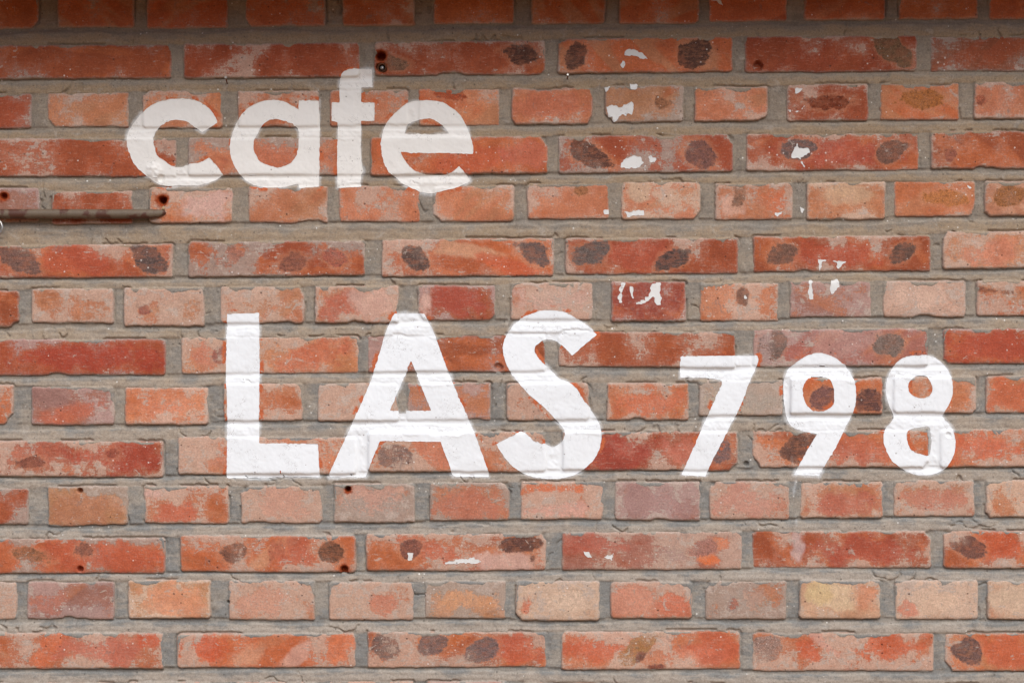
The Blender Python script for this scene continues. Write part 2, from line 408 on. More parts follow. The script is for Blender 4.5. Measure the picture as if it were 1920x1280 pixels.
# kiln spots and stains: x, y, rx, ry, angle, colour, roundness exponent
DK = (84, 58, 50); DG = (90, 78, 75); TN = (138, 96, 62); BR = (118, 74, 52)
SPOTS = [
 (975,103,34,20,12,DK,1.5),(1074,109,18,30,25,DK,1.7),(1302,102,33,26,-25,DK,1.9),(1676,97,42,22,38,(104,80,58),1.5),(742,118,22,13,10,(112,84,66),2),
 (1105,290,44,22,28,(84,56,48),1.6),(1310,285,30,24,35,(104,72,66),1.8),(1497,283,28,20,-10,DG,1.8),(1670,285,28,18,-20,(128,92,78),1.7),(1782,290,14,14,0,(150,88,72),2),
 (1240,193,18,10,5,(140,92,64),2),(1736,188,42,15,-3,(150,92,48),2.6),(1775,372,32,15,5,(160,100,56),2.2),(1888,370,30,16,-5,(165,105,60),2.2),
 (1385,368,12,26,8,(150,108,86),2),
 (38,487,38,22,25,(104,78,70),1.7),(276,484,38,22,35,DG,1.6),(430,482,26,16,-20,(150,100,84),1.7),(552,492,24,14,-20,(148,92,76),1.6),(632,485,22,18,20,(158,88,72),2),
 (777,484,34,20,32,DG,1.6),(1002,476,34,20,30,DG,1.7),(1110,475,38,24,-12,(92,84,80),1.7),(1265,487,32,18,-25,DG,1.6),(1460,478,28,20,-10,(108,80,68),1.9),(1693,473,30,18,-35,(110,86,76),1.7),
 (1393,552,12,16,10,(104,72,60),2),(412,665,12,15,0,(140,80,70),2),(1447,645,24,30,20,(106,90,82),1.8),(1668,645,32,24,-20,(112,98,90),1.7),
 (1545,748,28,20,-10,(104,72,68),2),(1632,750,26,20,0,(104,72,68),2.4),
 (212,850,18,12,0,(150,78,62),1.8),(63,867,20,8,5,(142,84,68),1.8),(738,857,34,22,10,(112,90,86),1.8),(1353,847,16,24,20,(120,98,96),1.8),(1500,840,34,25,-25,(112,80,70),1.8),
 (58,1038,32,16,18,(132,88,62),1.8),(160,1030,14,10,0,(140,92,76),2),(440,1036,28,19,-15,(104,70,58),1.9),(618,1038,22,18,-25,(112,78,62),1.8),(768,1030,20,20,0,(120,76,66),2.4),(980,1020,42,13,-8,(104,70,62),1.7),(997,1050,6,8,0,(112,76,66),2),(1316,1028,26,18,-20,(160,112,100),2),(1815,1026,42,19,32,(100,68,60),1.6),
 (724,1212,26,27,0,(100,82,78),2.6),(812,1208,24,18,-10,(108,88,84),1.9),(903,1216,36,21,-32,(100,86,84),1.6),(1200,1212,56,18,-36,(140,100,60),1.5),(1198,1222,24,12,-30,(110,72,62),1.8),(1438,1216,28,26,0,(158,130,118),2.4),(1812,1220,27,24,0,(98,76,72),2.2),
 (1545,190,50,9,4,(110,48,26),1.8),(1240,1250,10,4,0,(120,60,50),2),(270,582,10,9,0,(166,92,78),2),(1700,1098,7,6,0,(150,70,56),2),(1376,1132,8,11,0,(150,84,68),2),(1840,188,9,9,0,(150,84,62),2),(860,181,32,6,6,(150,70,42),2),(1860,545,30,4,8,(140,80,60),2),
 (1090,360,12,10,0,(180,120,80),2),
]
# larger tonal patches of single bricks: x, y, rx, ry, angle, colour, strength
PATCHES = [
 (160,668,150,26,0,(160,62,44),.9),(60,850,70,30,0,(180,98,78),.6),(215,858,85,32,0,(165,68,50),.9),(575,672,70,28,-20,(188,94,68),.7),(395,660,45,26,0,(192,112,92),.6),
 (640,580,40,28,0,(176,84,66),.8),(702,570,42,28,0,(205,164,146),.9),(852,560,60,28,0,(168,76,60),.9),(798,560,12,28,0,(214,172,154),.9),(1215,560,72,34,0,(142,66,54),.9),
 (1500,662,60,22,0,(165,78,60),.7),(1575,640,60,26,-10,(190,152,140),.6),(1855,650,90,30,0,(172,76,54),.9),(1378,562,55,28,0,(206,142,110),.7),(1393,556,13,26,0,(140,98,80),.6),(1722,560,70,28,0,(214,178,156),.9),(1040,560,60,26,0,(210,174,158),.8),
 (310,765,60,24,0,(200,120,88),.8),(140,772,68,16,-15,(190,98,70),.8),(92,745,48,18,0,(152,116,108),.7),(1215,755,60,28,0,(198,106,74),.9),(1390,748,70,28,0,(178,162,142),.9),(1882,745,60,28,0,(198,102,68),.9),
 (1160,845,90,30,0,(160,68,54),.95),(1292,850,60,28,0,(196,114,92),.8),(1850,840,70,28,0,(196,98,68),.9),(1600,850,90,28,0,(186,98,76),.7),(480,850,90,28,0,(196,126,104),.6),(830,850,60,28,0,(200,118,92),.6),
 (160,950,58,28,-10,(176,114,82),.9),(335,962,38,20,0,(192,94,66),.9),(300,922,28,10,0,(216,178,164),.8),(880,950,60,24,0,(188,112,90),.7),(1040,915,58,11,0,(206,104,62),.95),(1052,955,68,18,0,(210,160,144),.8),(1230,940,68,32,0,(168,130,122),.9),
 (1582,945,60,18,0,(178,94,76),.8),(1752,945,68,26,0,(194,120,102),.7),(700,945,66,28,0,(206,164,146),.7),(525,945,66,28,0,(208,162,142),.7),(1400,940,66,28,0,(206,156,140),.6),
 (200,1040,110,28,0,(186,88,60),.8),(505,1040,60,12,-35,(206,152,116),.7),(560,1040,46,28,0,(176,86,64),.8),(830,1040,80,18,20,(186,94,68),.8),(945,1052,60,16,0,(212,174,158),.8),(1112,1020,60,18,0,(178,90,70),.8),(1270,1040,38,24,0,(168,142,130),.8),(1330,1046,24,9,0,(222,112,60),.95),(1352,1020,28,12,0,(212,122,80),.8),
 (1620,1035,105,26,0,(172,80,60),.9),(1494,1020,13,36,0,(208,192,186),.6),(1872,1025,50,26,0,(196,88,56),.8),
 (90,1130,30,20,0,(178,106,86),.8),(320,1125,64,28,0,(210,138,102),.9),(720,1130,40,24,0,(196,120,96),.8),(870,1120,58,22,0,(208,148,108),.9),(1060,1125,58,24,0,(217,185,159),.9),(990,1130,11,26,0,(196,98,70),.9),(1190,1125,40,26,0,(208,146,122),.7),(1262,1130,28,23,0,(200,106,78),.8),(1387,1125,33,26,0,(176,148,132),.8),
 (1560,1120,38,24,0,(214,182,146),.9),(1535,1112,20,18,20,(212,178,124),.6),(1627,1115,22,22,0,(204,130,96),.8),(1762,1125,62,26,0,(222,186,158),.9),(1700,1140,17,16,0,(204,112,86),.8),(1895,1125,40,26,0,(211,181,154),.8),(505,1125,66,28,0,(210,160,140),.6),
 (90,1215,48,14,-50,(206,108,70),.9),(190,1220,60,28,0,(194,108,88),.8),(285,1200,18,14,0,(200,92,60),.9),(380,1215,44,28,0,(198,90,58),.95),(460,1230,30,18,-35,(204,148,116),.8),(562,1225,40,12,-40,(210,162,142),.8),(640,1220,36,24,-30,(208,116,78),.9),
 (960,1215,48,24,0,(194,92,66),.8),(1120,1215,60,24,0,(196,94,64),.8),(1300,1230,48,18,0,(204,130,104),.7),(1342,1215,42,23,0,(196,96,66),.8),(1562,1220,50,12,45,(210,160,142),.8),(1662,1215,68,28,0,(196,92,58),.9),(1520,1225,28,16,45,(196,94,62),.9),(1890,1220,48,28,0,(196,98,66),.9),
 (1462,380,28,24,0,(200,106,68),.95),(1372,385,24,18,0,(214,170,150),.8),(1200,358,24,18,0,(200,172,144),.8),(1582,363,36,18,0,(208,172,138),.7),(385,380,50,26,0,(208,172,160),.8),(860,470,70,12,6,(208,160,126),.7),(960,500,60,12,15,(196,92,60),.8),(1200,480,60,24,0,(178,84,62),.7),(1580,478,90,24,0,(176,78,54),.8),
 (150,485,80,24,0,(186,84,60),.6),(1850,470,60,28,0,(204,124,98),.7),(830,190,60,26,10,(198,100,64),.7),(1030,200,62,28,0,(192,106,80),.6),(520,295,90,26,0,(186,100,72),.6),(1560,285,100,26,0,(176,82,66),.6),(880,300,70,24,0,(188,88,58),.8),(980,290,40,24,0,(192,104,84),.6),
]
# bores and broken spots: x, y, r, depth mm, rust
HOLES = [(305,376,7,17,1.0),(715,106,8.5,18,.9),(716,127,9,16,.7),(1421,125,9,9,.35),(652,916,5.5,14,.9),(150,919,5,9,.3),(150,1066,5.5,10,.2),(645,1067,6,10,.8),(6,368,6,10,1.0),
         (302,334,7,7,0),(1778,815,4.5,8,0),(934,689,8,5,0),(1400,870,5,5,0),(428,1128,3,5,.3)]

# ------------------------------------------------------------------ lettering outlines (corner flag = 1)
def G(sc, ox, oy, pts):
    return [((p[0] / sc + ox), (p[1] / sc + oy), (p[2] if len(p) > 2 else 0)) for p in pts]
k = 1
GLYPHS = [
 ("painted_letter", "cream-toned white lowercase letter c painted on the bricks, warm light in its colour", [G(4.741,220,110,[(890,548,k),(840,470),(770,405),(690,370),(600,355),(520,352),(420,368),(320,405),(230,470),(160,545),(105,625),(85,690),(90,770),(115,870),(160,950),(230,1020),(300,1075),(370,1118),(450,1135),(560,1128),(690,1130),(790,1110),(870,1080),(940,1035,k),(895,965),(822,878,k),(720,925),(620,945),(560,965),(500,958),(430,915),(360,865),(335,790),(325,720),(345,650),(390,600),(440,565),(510,548),(600,555),(660,590),(715,630),(755,655,k),(890,575,k)])]),
 ("painted_letter", "cream-toned white lowercase letter a painted on the bricks, warm light in its colour", [G(6.095,420,160,[(855,280,k),(780,235),(700,190),(600,168),(500,170),(400,195),(290,250),(210,325),(150,410),(110,500),(80,620),(65,720),(80,830),(130,940),(190,1030),(270,1105),(380,1155),(480,1172),(600,1172),(720,1160),(850,1125,k),(858,1180,k),(1090,1158,k),(1098,600),(1085,175,k),(860,170,k)]),
   G(6.095,420,160,[(590,392),(510,410),(430,465),(385,560),(345,650),(345,740),(385,830),(430,880),(510,915),(620,938),(700,915),(770,880),(820,810),(845,720),(855,600),(840,500),(770,440),(690,405)])]),
 ("painted_letter", "cream-toned white lowercase letter f painted on the bricks, warm light in its colour", [G(4.923,600,110,[(480,100,k),(330,92),(250,105),(200,145),(180,210),(178,405,k),(105,402,k),(105,580,k),(165,585,k),(158,800),(157,1195,k),(382,1185,k),(375,1090),(400,1040),(385,960),(380,800),(380,578,k),(505,578,k),(505,405,k),(380,402,k),(383,268,k),(482,262,k)])]),
 ("painted_letter", "cream-toned white lowercase letter e painted on the bricks, warm light in its colour", [G(6.4,700,170,[(1200,765,k),(1195,650),(1160,530),(1110,410),(1050,300),(960,215),(850,150),(740,118),(620,116),(500,122),(400,155),(300,230),(190,345),(130,450),(95,580),(95,720),(120,840),(170,960),(260,1040),(340,1110),(450,1170),(560,1215),(650,1230),(740,1228),(850,1205),(980,1170),(1100,1120),(1168,1085,k),(1120,1010),(1030,905,k),(960,965),(900,1000),(800,1010),(700,1010),(600,995),(500,960),(440,910),(370,820),(335,740,k),(560,755),(900,755)]),
   G(6.4,700,170,[(690,340),(790,390),(840,430),(910,515,k),(640,520),(375,515,k),(400,430),(480,375),(590,345)])]),
 ("painted_letter", "tall white capital letter L painted on the bricks", [G(1,0,0,[(426,588,k),(486,586,k),(487,700),(486,830,k),(597,831,k),(600,894,k),(425,896,k),(426,760),(423,700)])]),
 ("painted_letter", "tall white capital letter A painted on the bricks", [G(3.764,600,570,[(525,65,k),(738,65,k),(800,190),(900,460),(1000,700),(1100,930),(1192,1185,k),(1190,1220,k),(940,1218,k),(930,1185),(850,970,k),(425,965,k),(335,1185),(322,1222,k),(70,1222,k),(75,1170),(240,810),(360,530),(460,205)]),
   G(3.764,600,570,[(643,400,k),(782,748,k),(610,752,k),(605,768,k),(560,768,k),(555,750,k),(497,748,k)])]),
 ("painted_letter", "tall white capital letter S painted on the bricks", [G(3.765,910,570,[(785,215,k),(740,165),(690,125),(620,85),(540,50),(450,40),(370,50),(280,85),(210,135),(150,215),(122,300),(135,390),(170,470),(230,550),(310,640),(400,715),(450,765),(500,820),(545,870),(560,910),(540,970),(480,1003),(420,985),(350,965),(310,930),(255,892,k),(75,985,k),(130,1075),(200,1150),(290,1205),(370,1225),(470,1232),(570,1222),(660,1190),(740,1125),(795,1050),(820,950),(810,860),(770,780),(700,680),(640,590),(590,550),(520,520),(440,440),(380,385),(350,330),(365,285),(435,248),(500,265),(550,300),(612,365,k)])]),
 ("painted_digit", "white numeral seven painted on the bricks", [G(4.739,1250,640,[(115,140,k),(120,128,k),(500,125),(805,122,k),(815,170),(790,250),(740,350),(700,470),(640,610),(600,690),(540,800),(420,1030),(345,1198,k),(128,1185,k),(215,990),(290,820),(370,640),(450,460),(495,352,k),(430,335),(300,322),(120,322,k)])]),
 ("painted_digit", "white numeral nine painted on the bricks", [G(4.739,1250,640,[(1360,100),(1460,125),(1560,190),(1610,240),(1660,330),(1680,430),(1675,560),(1640,670),(1580,780),(1510,930),(1420,1080),(1355,1195,k),(1128,1185,k),(1200,1050),(1335,820,k),(1220,800),(1120,760),(1070,690),(1050,590),(1035,470),(1040,360),(1065,270),(1110,215),(1200,150),(1280,112)]),
   G(4.739,1250,640,[(1340,315),(1430,325),(1470,380),(1485,460),(1480,550),(1430,600),(1350,620),(1270,595),(1225,530),(1208,450),(1220,380),(1260,330)])]),
 ("painted_digit", "white numeral eight painted on the bricks", [G(4.74,1630,640,[(440,120),(530,122),(610,155),(680,220),(725,300),(740,400),(735,480),(700,570),(660,640),(670,690),(730,750),(760,850),(765,930),(740,1030),(680,1120),(600,1170),(480,1190),(380,1175),(290,1130),(200,1060),(140,950),(122,860),(140,780),(190,720),(215,665),(180,580),(150,480),(145,400),(165,320),(200,240),(260,165),(340,130)]),
   G(4.74,1630,640,[(450,305),(510,315),(545,370),(555,430),(530,480),(460,502),(390,480),(350,430),(350,370),(390,320)]),
   G(4.74,1630,640,[(450,765),(525,760),(545,820),(548,920),(530,1003),(460,1000),(380,965),(345,910),(330,850),(350,790)])]),
]
Q = 2.977
FLAKES = [(640,0,p) for p in (
  [(1580,290),(1630,275),(1680,300),(1710,332),(1670,330),(1640,315),(1575,312)],[(1550,365),(1570,345),(1588,370),(1575,388)],[(1610,465),(1655,480),(1640,500),(1615,495)],[(1470,490),(1505,480),(1490,500),(1475,510)],
  [(1480,600),(1530,590),(1545,610),(1600,580),(1638,570),(1630,590),(1622,640),(1605,620),(1580,655),(1565,630),(1545,665),(1520,685),(1515,650),(1490,660)],
  [(1562,930),(1590,880),(1670,870),(1690,910),(1650,945),(1600,940)],[(1705,862),(1758,885),(1755,920),(1720,900)],[(1680,935),(1697,925),(1695,950)],[(1465,1175),(1495,1160),(1490,1195),(1468,1198)],[(1585,1185),(1690,1170),(1688,1200),(1600,1205)])]
FLAKES += [(1280,0,p) for p in (
  [(150,0),(200,-6),(225,30),(190,12)],[(620,490),(670,495),(665,515),(625,515)],[(585,615),(610,610),(605,624)],[(635,628),(680,588),(670,615)],[(595,890),(640,800),(650,830),(700,825),(710,850),(660,880),(680,930),(665,920),(650,885),(610,885)],[(510,1190),(555,1180),(530,1206)],[(655,1155),(677,1170),(668,1187)],[(1593,1040),(1614,1050),(1600,1064)])]
FLAKES += [(640,430,p) for p in (
  [(1565,300),(1588,298),(1570,340),(1560,385),(1572,410),(1550,412),(1545,385)],[(1611,315),(1632,318),(1627,385),(1613,350)],[(1690,395),(1720,360),(1735,305),(1780,298),(1785,420),(1760,415),(1740,380),(1700,412),(1650,412)])]
FLAKES += [(1280,430,p) for p in (
  [(752,165),(815,172),(780,185),(765,228)],[(835,175),(908,180),(890,195),(868,225),(860,185)],[(825,282),(870,285),(875,320),(830,365)],[(706,285),(720,288),(724,385),(708,392),(703,350)],[(335,365),(350,362),(356,385),(340,396)])]
FLAKES += [(640,850,p) for p in (
  [(575,612),(640,590),(740,580),(790,605),(720,615)],[(370,555),(405,550),(395,590),(372,595)],[(1350,545),(1380,548),(1400,580),(1365,570)],[(1470,575),(1515,560),(1510,595)])]
FLAKES = [[(x / Q + ox, y / Q + oy, 1) for x, y in p] for ox, oy, p in FLAKES]

def smooth_outline(pts, n=5):
    """Catmull-Rom through runs between corners"""
    out = []
    N = len(pts)
    for i in range(N):
        p0, p1, p2, p3 = pts[i - 1], pts[i], pts[(i + 1) % N], pts[(i + 2) % N]
        a1 = np.array(p1[:2]); a2 = np.array(p2[:2])
        if p1[2] and p2[2]:
            out.append(a1); continue
        t1 = (a2 - np.array(p0[:2])) * .5 if not p1[2] else (a2 - a1) * .8
        t2 = (np.array(p3[:2]) - a1) * .5 if not p2[2] else (a2 - a1) * .8
        for j in range(n):
            t = j / n
            out.append((2*t**3 - 3*t*t + 1) * a1 + (t**3 - 2*t*t + t) * t1 + (-2*t**3 + 3*t*t) * a2 + (t**3 - t*t) * t2)
    return np.array(out)

def poly_sdf(x, y, poly):
    d = np.full(x.shape, 1e9, np.float32)
    inside = np.zeros(x.shape, bool)
    n = len(poly)
    for i in range(n):
        ax, ay = poly[i]; bx, by = poly[(i + 1) % n]
        ex, ey = bx - ax, by - ay
        wx, wy = x - ax, y - ay
        L = ex * ex + ey * ey + 1e-9
        t = np.clip((wx * ex + wy * ey) / L, 0, 1)
        d = np.minimum(d, (wx - ex * t) ** 2 + (wy - ey * t) ** 2)
        c = (ay > y) != (by > y)
        if ey != 0:
            inside ^= c & (x < ex * (y - ay) / ey + ax)
    d = np.sqrt(d)
    return np.where(inside, -d, d)

# ------------------------------------------------------------------ the relief grid
STEP = 1.80
GX = np.arange(-130, 2112, STEP)
GY = np.arange(-42, 1362, STEP)
NX, NY = len(GX), len(GY)
X, Y = np.meshgrid(GX, GY)
X = X.astype(np.float32); Y = Y.astype(np.float32)
PX2W = lambda px, py, h: np.stack([(px - 960) * S, -h * 0.001, ZC - (py - 640) * S], -1)

def win(x0, x1, y0, y1):
    i0 = max(0, int((x0 - GX[0]) / STEP)); i1 = min(NX - 1, int((x1 - GX[0]) / STEP) + 1)
    j0 = max(0, int((y0 - GY[0]) / STEP)); j1 = min(NY - 1, int((y1 - GY[0]) / STEP) + 1)
    return j0, j1 + 1, i0, i1 + 1

# distance to the lettering, over the grid
LETT = np.full((NY, NX), 60.0, np.float32)
glyph_sdf = []
for nm, lab, loops in GLYPHS:
    polys = [smooth_outline(p) for p in loops]
    x0, y0 = polys[0].min(0) - 45; x1, y1 = polys[0].max(0) + 45
    j0, j1, i0, i1 = win(x0, x1, y0, y1)
    sx, sy = X[j0:j1, i0:i1], Y[j0:j1, i0:i1]
    d = poly_sdf(sx, sy, polys[0])
    for h in polys[1:]:
        d = np.maximum(d, -poly_sdf(sx, sy, h))
    LETT[j0:j1, i0:i1] = np.minimum(LETT[j0:j1, i0:i1], d)
    glyph_sdf.append((j0, j1, i0, i1, d))

_dr = 3.2 + np.abs(X - 1491 - 3 * np.sin(Y / 17)) * 0.8
LETT = np.where((Y > 893) & (Y < 1000), np.minimum(LETT, np.maximum(_dr, (Y - 985) * 1.5)), LETT)     # the run of paint under the nine

# --- brick height (mm proud of the nominal face) and outline
rng = np.random.default_rng(7)
HB = np.full((NY, NX), -16.0, np.float32)
EDGE = np.full((NY, NX), 40.0, np.float32)           # px outside/inside the nearest brick
N_FINE = noise(X, Y, 4.5, 3)
N_MID = fbm(X, Y, 16, 20, 3)
N_BIG = fbm(X, Y, 70, 30, 3)
slope_at = lambda y: -0.0085 + 0.0100 * np.clip(y / 1260.0, 0, 1)
bricks = []
for r, course in enumerate(COURSES):
    for c, (x0, x1, y0, y1, clay, cov, fc) in enumerate(course):
        cx, cy = (x0 + x1) / 2, (y0 + y1) / 2
        hx, hy = (x1 - x0) / 2, (y1 - y0) / 2
        sl = slope_at(cy) * (1.0 if hx > 120 else 0.8) + rng.normal(0, 0.004)
        j0, j1, i0, i1 = win(x0 - 10, x1 + 10, y0 - 10, y1 + 10)
        sx, sy = X[j0:j1, i0:i1], Y[j0:j1, i0:i1]
        lx = sx - cx
        ly = sy - cy - sl * lx
        rad = rng.uniform(3, 8)
        qx = np.abs(lx) - hx + rad; qy = np.abs(ly) - hy + rad
        d = np.sqrt(np.maximum(qx, 0) ** 2 + np.maximum(qy, 0) ** 2) + np.minimum(np.maximum(qx, qy), 0) - rad
        d = d + 0.75 * N_MID[j0:j1, i0:i1] + 0.40 * N_FINE[j0:j1, i0:i1] + 0.8 * N_BIG[j0:j1, i0:i1]
        # chipped arrises
        for _ in range(rng.integers(0, 3)):
            gx, gy = rng.choice([-1, 1]), rng.choice([-1, 1])
            th = rng.uniform(0.45, 1.1)
            cut = rng.uniform(1, 4) if rng.random() < 0.7 else rng.uniform(7, 13)
            dc = (gx * lx - hx) * math.cos(th) + (gy * ly - hy) * math.sin(th) + cut + 2.2 * N_MID[j0:j1, i0:i1] + 0.8 * N_FINE[j0:j1, i0:i1]
            d = np.maximum(d, dc)
        if rng.random() < 0.28:      # a shallow spall along the top or bottom arris
            ex = rng.uniform(-.7, .7) * hx; wd = rng.uniform(14, 45); gy = rng.choice([-1, 1, 1])
            dc = (gy * ly - hy) + rng.uniform(2, 5) * np.clip(1 - ((lx - ex) / wd) ** 2, -3, 1) + 1.8 * N_MID[j0:j1, i0:i1] + 0.6 * N_FINE[j0:j1, i0:i1]
            d = np.maximum(d, dc)
        di = -d
        off = rng.normal(0.7, 0.8); tx = rng.normal(0, 0.8); ty = rng.normal(0, 0.5)
        face = off + tx * lx / 165 + ty * ly / 35 + 0.35 * N_BIG[j0:j1, i0:i1] + 0.16 * N_MID[j0:j1, i0:i1] + 0.10 * N_FINE[j0:j1, i0:i1]
        h = np.where(di >= 0, face - 2.0 * np.exp(-np.maximum(di, 0) / 1.6), face - 2.0 + 6.0 * di)
        h = np.maximum(h, -15.0)
        HBw = HB[j0:j1, i0:i1]
        upd = h > HBw
        HBw[upd] = h[upd]
        Ew = EDGE[j0:j1, i0:i1]
        np.minimum(Ew, d, out=Ew)
        bricks.append(dict(r=r, w=(j0, j1, i0, i1), h=h, d=d, lx=lx, ly=ly, hx=hx, hy=hy, clay=clay, cov=cov, fc=fc, cx=cx, cy=cy, off=off))

# --- mortar height
BED = np.zeros((NY, NX), np.float32)
VERT = np.zeros((NY, NX), np.float32)
def edge_curve(course, idx):
    xs, ys = [], []
    for b in course:
        sl = slope_at((b[2] + b[3]) / 2); m = (b[0] + b[1]) / 2; hw = (b[1] - b[0]) * .3
        xs += [m - hw, m + hw]; ys += [b[idx] - sl * hw, b[idx] + sl * hw]
    return np.interp(GX, xs, ys).astype(np.float32)
HM = np.full((NY, NX), -5.5, np.float32)
STREAK = fbm(X, Y, 240, 40, 3, scale_y=7)
WOB = fbm(X, Y, 60, 44, 3)
for r in range(-1, len(COURSES)):
    yb = edge_curve(COURSES[r], 3) if r >= 0 else edge_curve(COURSES[0], 2) - 28
    yt = edge_curve(COURSES[r + 1], 2) if r + 1 < len(COURSES) else edge_curve(COURSES[r], 3) + 27
    t = (Y - yb[None, :]) / np.maximum(yt - yb, 6)[None, :]
    m = (t > -0.12) & (t < 1.12)
    tt = np.clip(t, 0, 1) + 0.10 * WOB
    prof = -7.4 + 6.3 * sstep(0.0, 0.34, tt) + 0.5 * sstep(0.5, 0.8, tt) - 0.35 * sstep(0.80, 1.1, tt)
    prof = prof + 0.35 * STREAK + 0.35 * WOB
    HM = np.where(m, prof, HM)
    BED = np.where(m, np.clip(tt, 0, 1), BED)
for r, course in enumerate(COURSES):
    yt = edge_curve(course, 2); yb = edge_curve(course, 3)
    inrow = (Y >= yt[None, :] + 0.5) & (Y <= yb[None, :] - 0.5)
    for a, b in zip(course[:-1], course[1:]):
        xl, xr = a[1] - 4, b[0] + 4
        i0 = max(0, int((xl - GX[0]) / STEP)); i1 = min(NX, int((xr - GX[0]) / STEP) + 2)
        u = (X[:, i0:i1] - xl) / (xr - xl) + 0.05 * N_MID[:, i0:i1]
        u = np.clip(u, 0, 1)
        lev = rng.uniform(-2.6, -0.8); bead = rng.uniform(0.6, 2.4); sk = rng.uniform(-1.2, 1.2)
        hv = lev - bead + bead * np.sqrt(np.clip(1 - (2 * u - 1) ** 2, 0, 1)) * 1.1 + sk * (u - .5) + 0.35 * WOB[:, i0:i1] + 0.2 * N_MID[:, i0:i1]
        mm = inrow[:, i0:i1]
        HM[:, i0:i1] = np.where(mm, hv, HM[:, i0:i1])
        VERT[:, i0:i1] = np.where(mm, 1, VERT[:, i0:i1])
        BED[:, i0:i1] = np.where(mm, 0.12, BED[:, i0:i1])
def blur(a, n=1):
    for _ in range(n):
        p = np.pad(a, 1, mode='edge')
        a = (p[:-2, 1:-1] + p[2:, 1:-1] + p[1:-1, :-2] + p[1:-1, 2:] + 2 * a) / 6
    return a
HM = blur(HM, 2); BED = blur(BED, 2); VERT = blur(VERT, 1)
HM = HM + 0.40 * N_MID + 0.22 * N_FINE
# smears of mortar lapping over the arrises (mostly along the top edge of a brick)
SM_N = fbm(X, Y, 34, 50, 4)
for b in bricks:
    j0, j1, i0, i1 = b['w']
    di = -b['d']
    top = np.clip((-b['ly'] / b['hy'] + 1) / 2, 0, 1)      # 1 at the top arris
    lap = b['h'] + 2.0 * SM_N[j0:j1, i0:i1] + 0.9 * b['cov'] + 1.4 * top - 1.55 - (0.16 + 0.5 * (1 - top)) * np.maximum(di, 0)
    lap = np.minimum(lap, b['h'] + 0.45)
    ok = (di > -1)
    HMw = HM[j0:j1, i0:i1]
    HMw[ok] = np.maximum(HMw[ok], lap[ok])
# hairline cracks where mortar has come away from the arris
CR = np.abs(fbm(X, Y, 60, 60, 3))
GATE = fbm(X, Y, 90, 66, 2)
crack = sstep(0.07, 0.02, CR) * sstep(0.50, 0.75, GATE) * sstep(16, 2, np.abs(EDGE))
HM = HM - 12.0 * crack
gap = sstep(2.6, 0.6, np.abs(EDGE - 0.8)) * sstep(0.30, 0.50, fbm(X, Y, 75, 70, 3))
HM = HM - 16.0 * gap
# lump of filler under the c
lump = np.exp(-(((X - 290) / 26) ** 2 + ((Y - 318) / 22) ** 2))
HM = np.maximum(HM, -3.5 + 6.5 * lump * (1 + 0.25 * N_MID) + 0.8 * N_FINE * lump)
RUST = np.zeros((NY, NX), np.float32)
for (hx_, hy_, hr, dep, ru) in HOLES:
    dd = np.sqrt((X - hx_) ** 2 + (Y - hy_) ** 2) * (1 + 0.18 * N_MID)
    cut = dep * sstep(hr * 1.15, hr * 0.7, dd)
    HM -= cut
    if ru: RUST = np.maximum(RUST, ru * np.exp(-(dd / (hr * 1.9)) ** 2) * 1.1)
    for b in bricks:
        j0, j1, i0, i1 = b['w']
        if GX[i0] - 20 < hx_ < GX[i1 - 1] + 20 and GY[j0] - 20 < hy_ < GY[j1 - 1] + 20:
            b['h'] = b['h'] - cut[j0:j1, i0:i1]
HB = np.full((NY, NX), -40.0, np.float32)
for b in bricks:
    j0, j1, i0, i1 = b['w']
    HB[j0:j1, i0:i1] = np.maximum(HB[j0:j1, i0:i1], b['h'])
HS = np.maximum(HB, HM)

# ------------------------------------------------------------------ wall thing: mortar, bricks, lettering
wall = empty("brick_wall")
tag(wall, "weathered red brick wall with grey mortar and white painted lettering", "wall")

def grid_faces(mask, idx):
    """quads for the cells of mask using vertex index grid idx"""
    a = idx[:-1, :-1][mask]; b = idx[1:, :-1][mask]; c = idx[1:, 1:][mask]; d = idx[:-1, 1:][mask]
    return np.stack([a, b, c, d], -1)

# mortar
need = HM > HB - 0.6
cell = need[:-1, :-1] | need[1:, :-1] | need[1:, 1:] | need[:-1, 1:]
used = np.zeros((NY, NX), bool)
used[:-1, :-1] |= cell; used[1:, :-1] |= cell; used[1:, 1:] |= cell; used[:-1, 1:] |= cell
idx = np.full((NY, NX), -1, np.int64); idx[used] = np.arange(used.sum())
V = PX2W(X[used], Y[used], HM[used])
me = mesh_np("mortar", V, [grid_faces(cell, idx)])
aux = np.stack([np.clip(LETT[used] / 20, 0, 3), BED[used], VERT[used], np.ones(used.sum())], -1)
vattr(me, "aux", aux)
obj("mortar", me, M_MORTAR, wall)

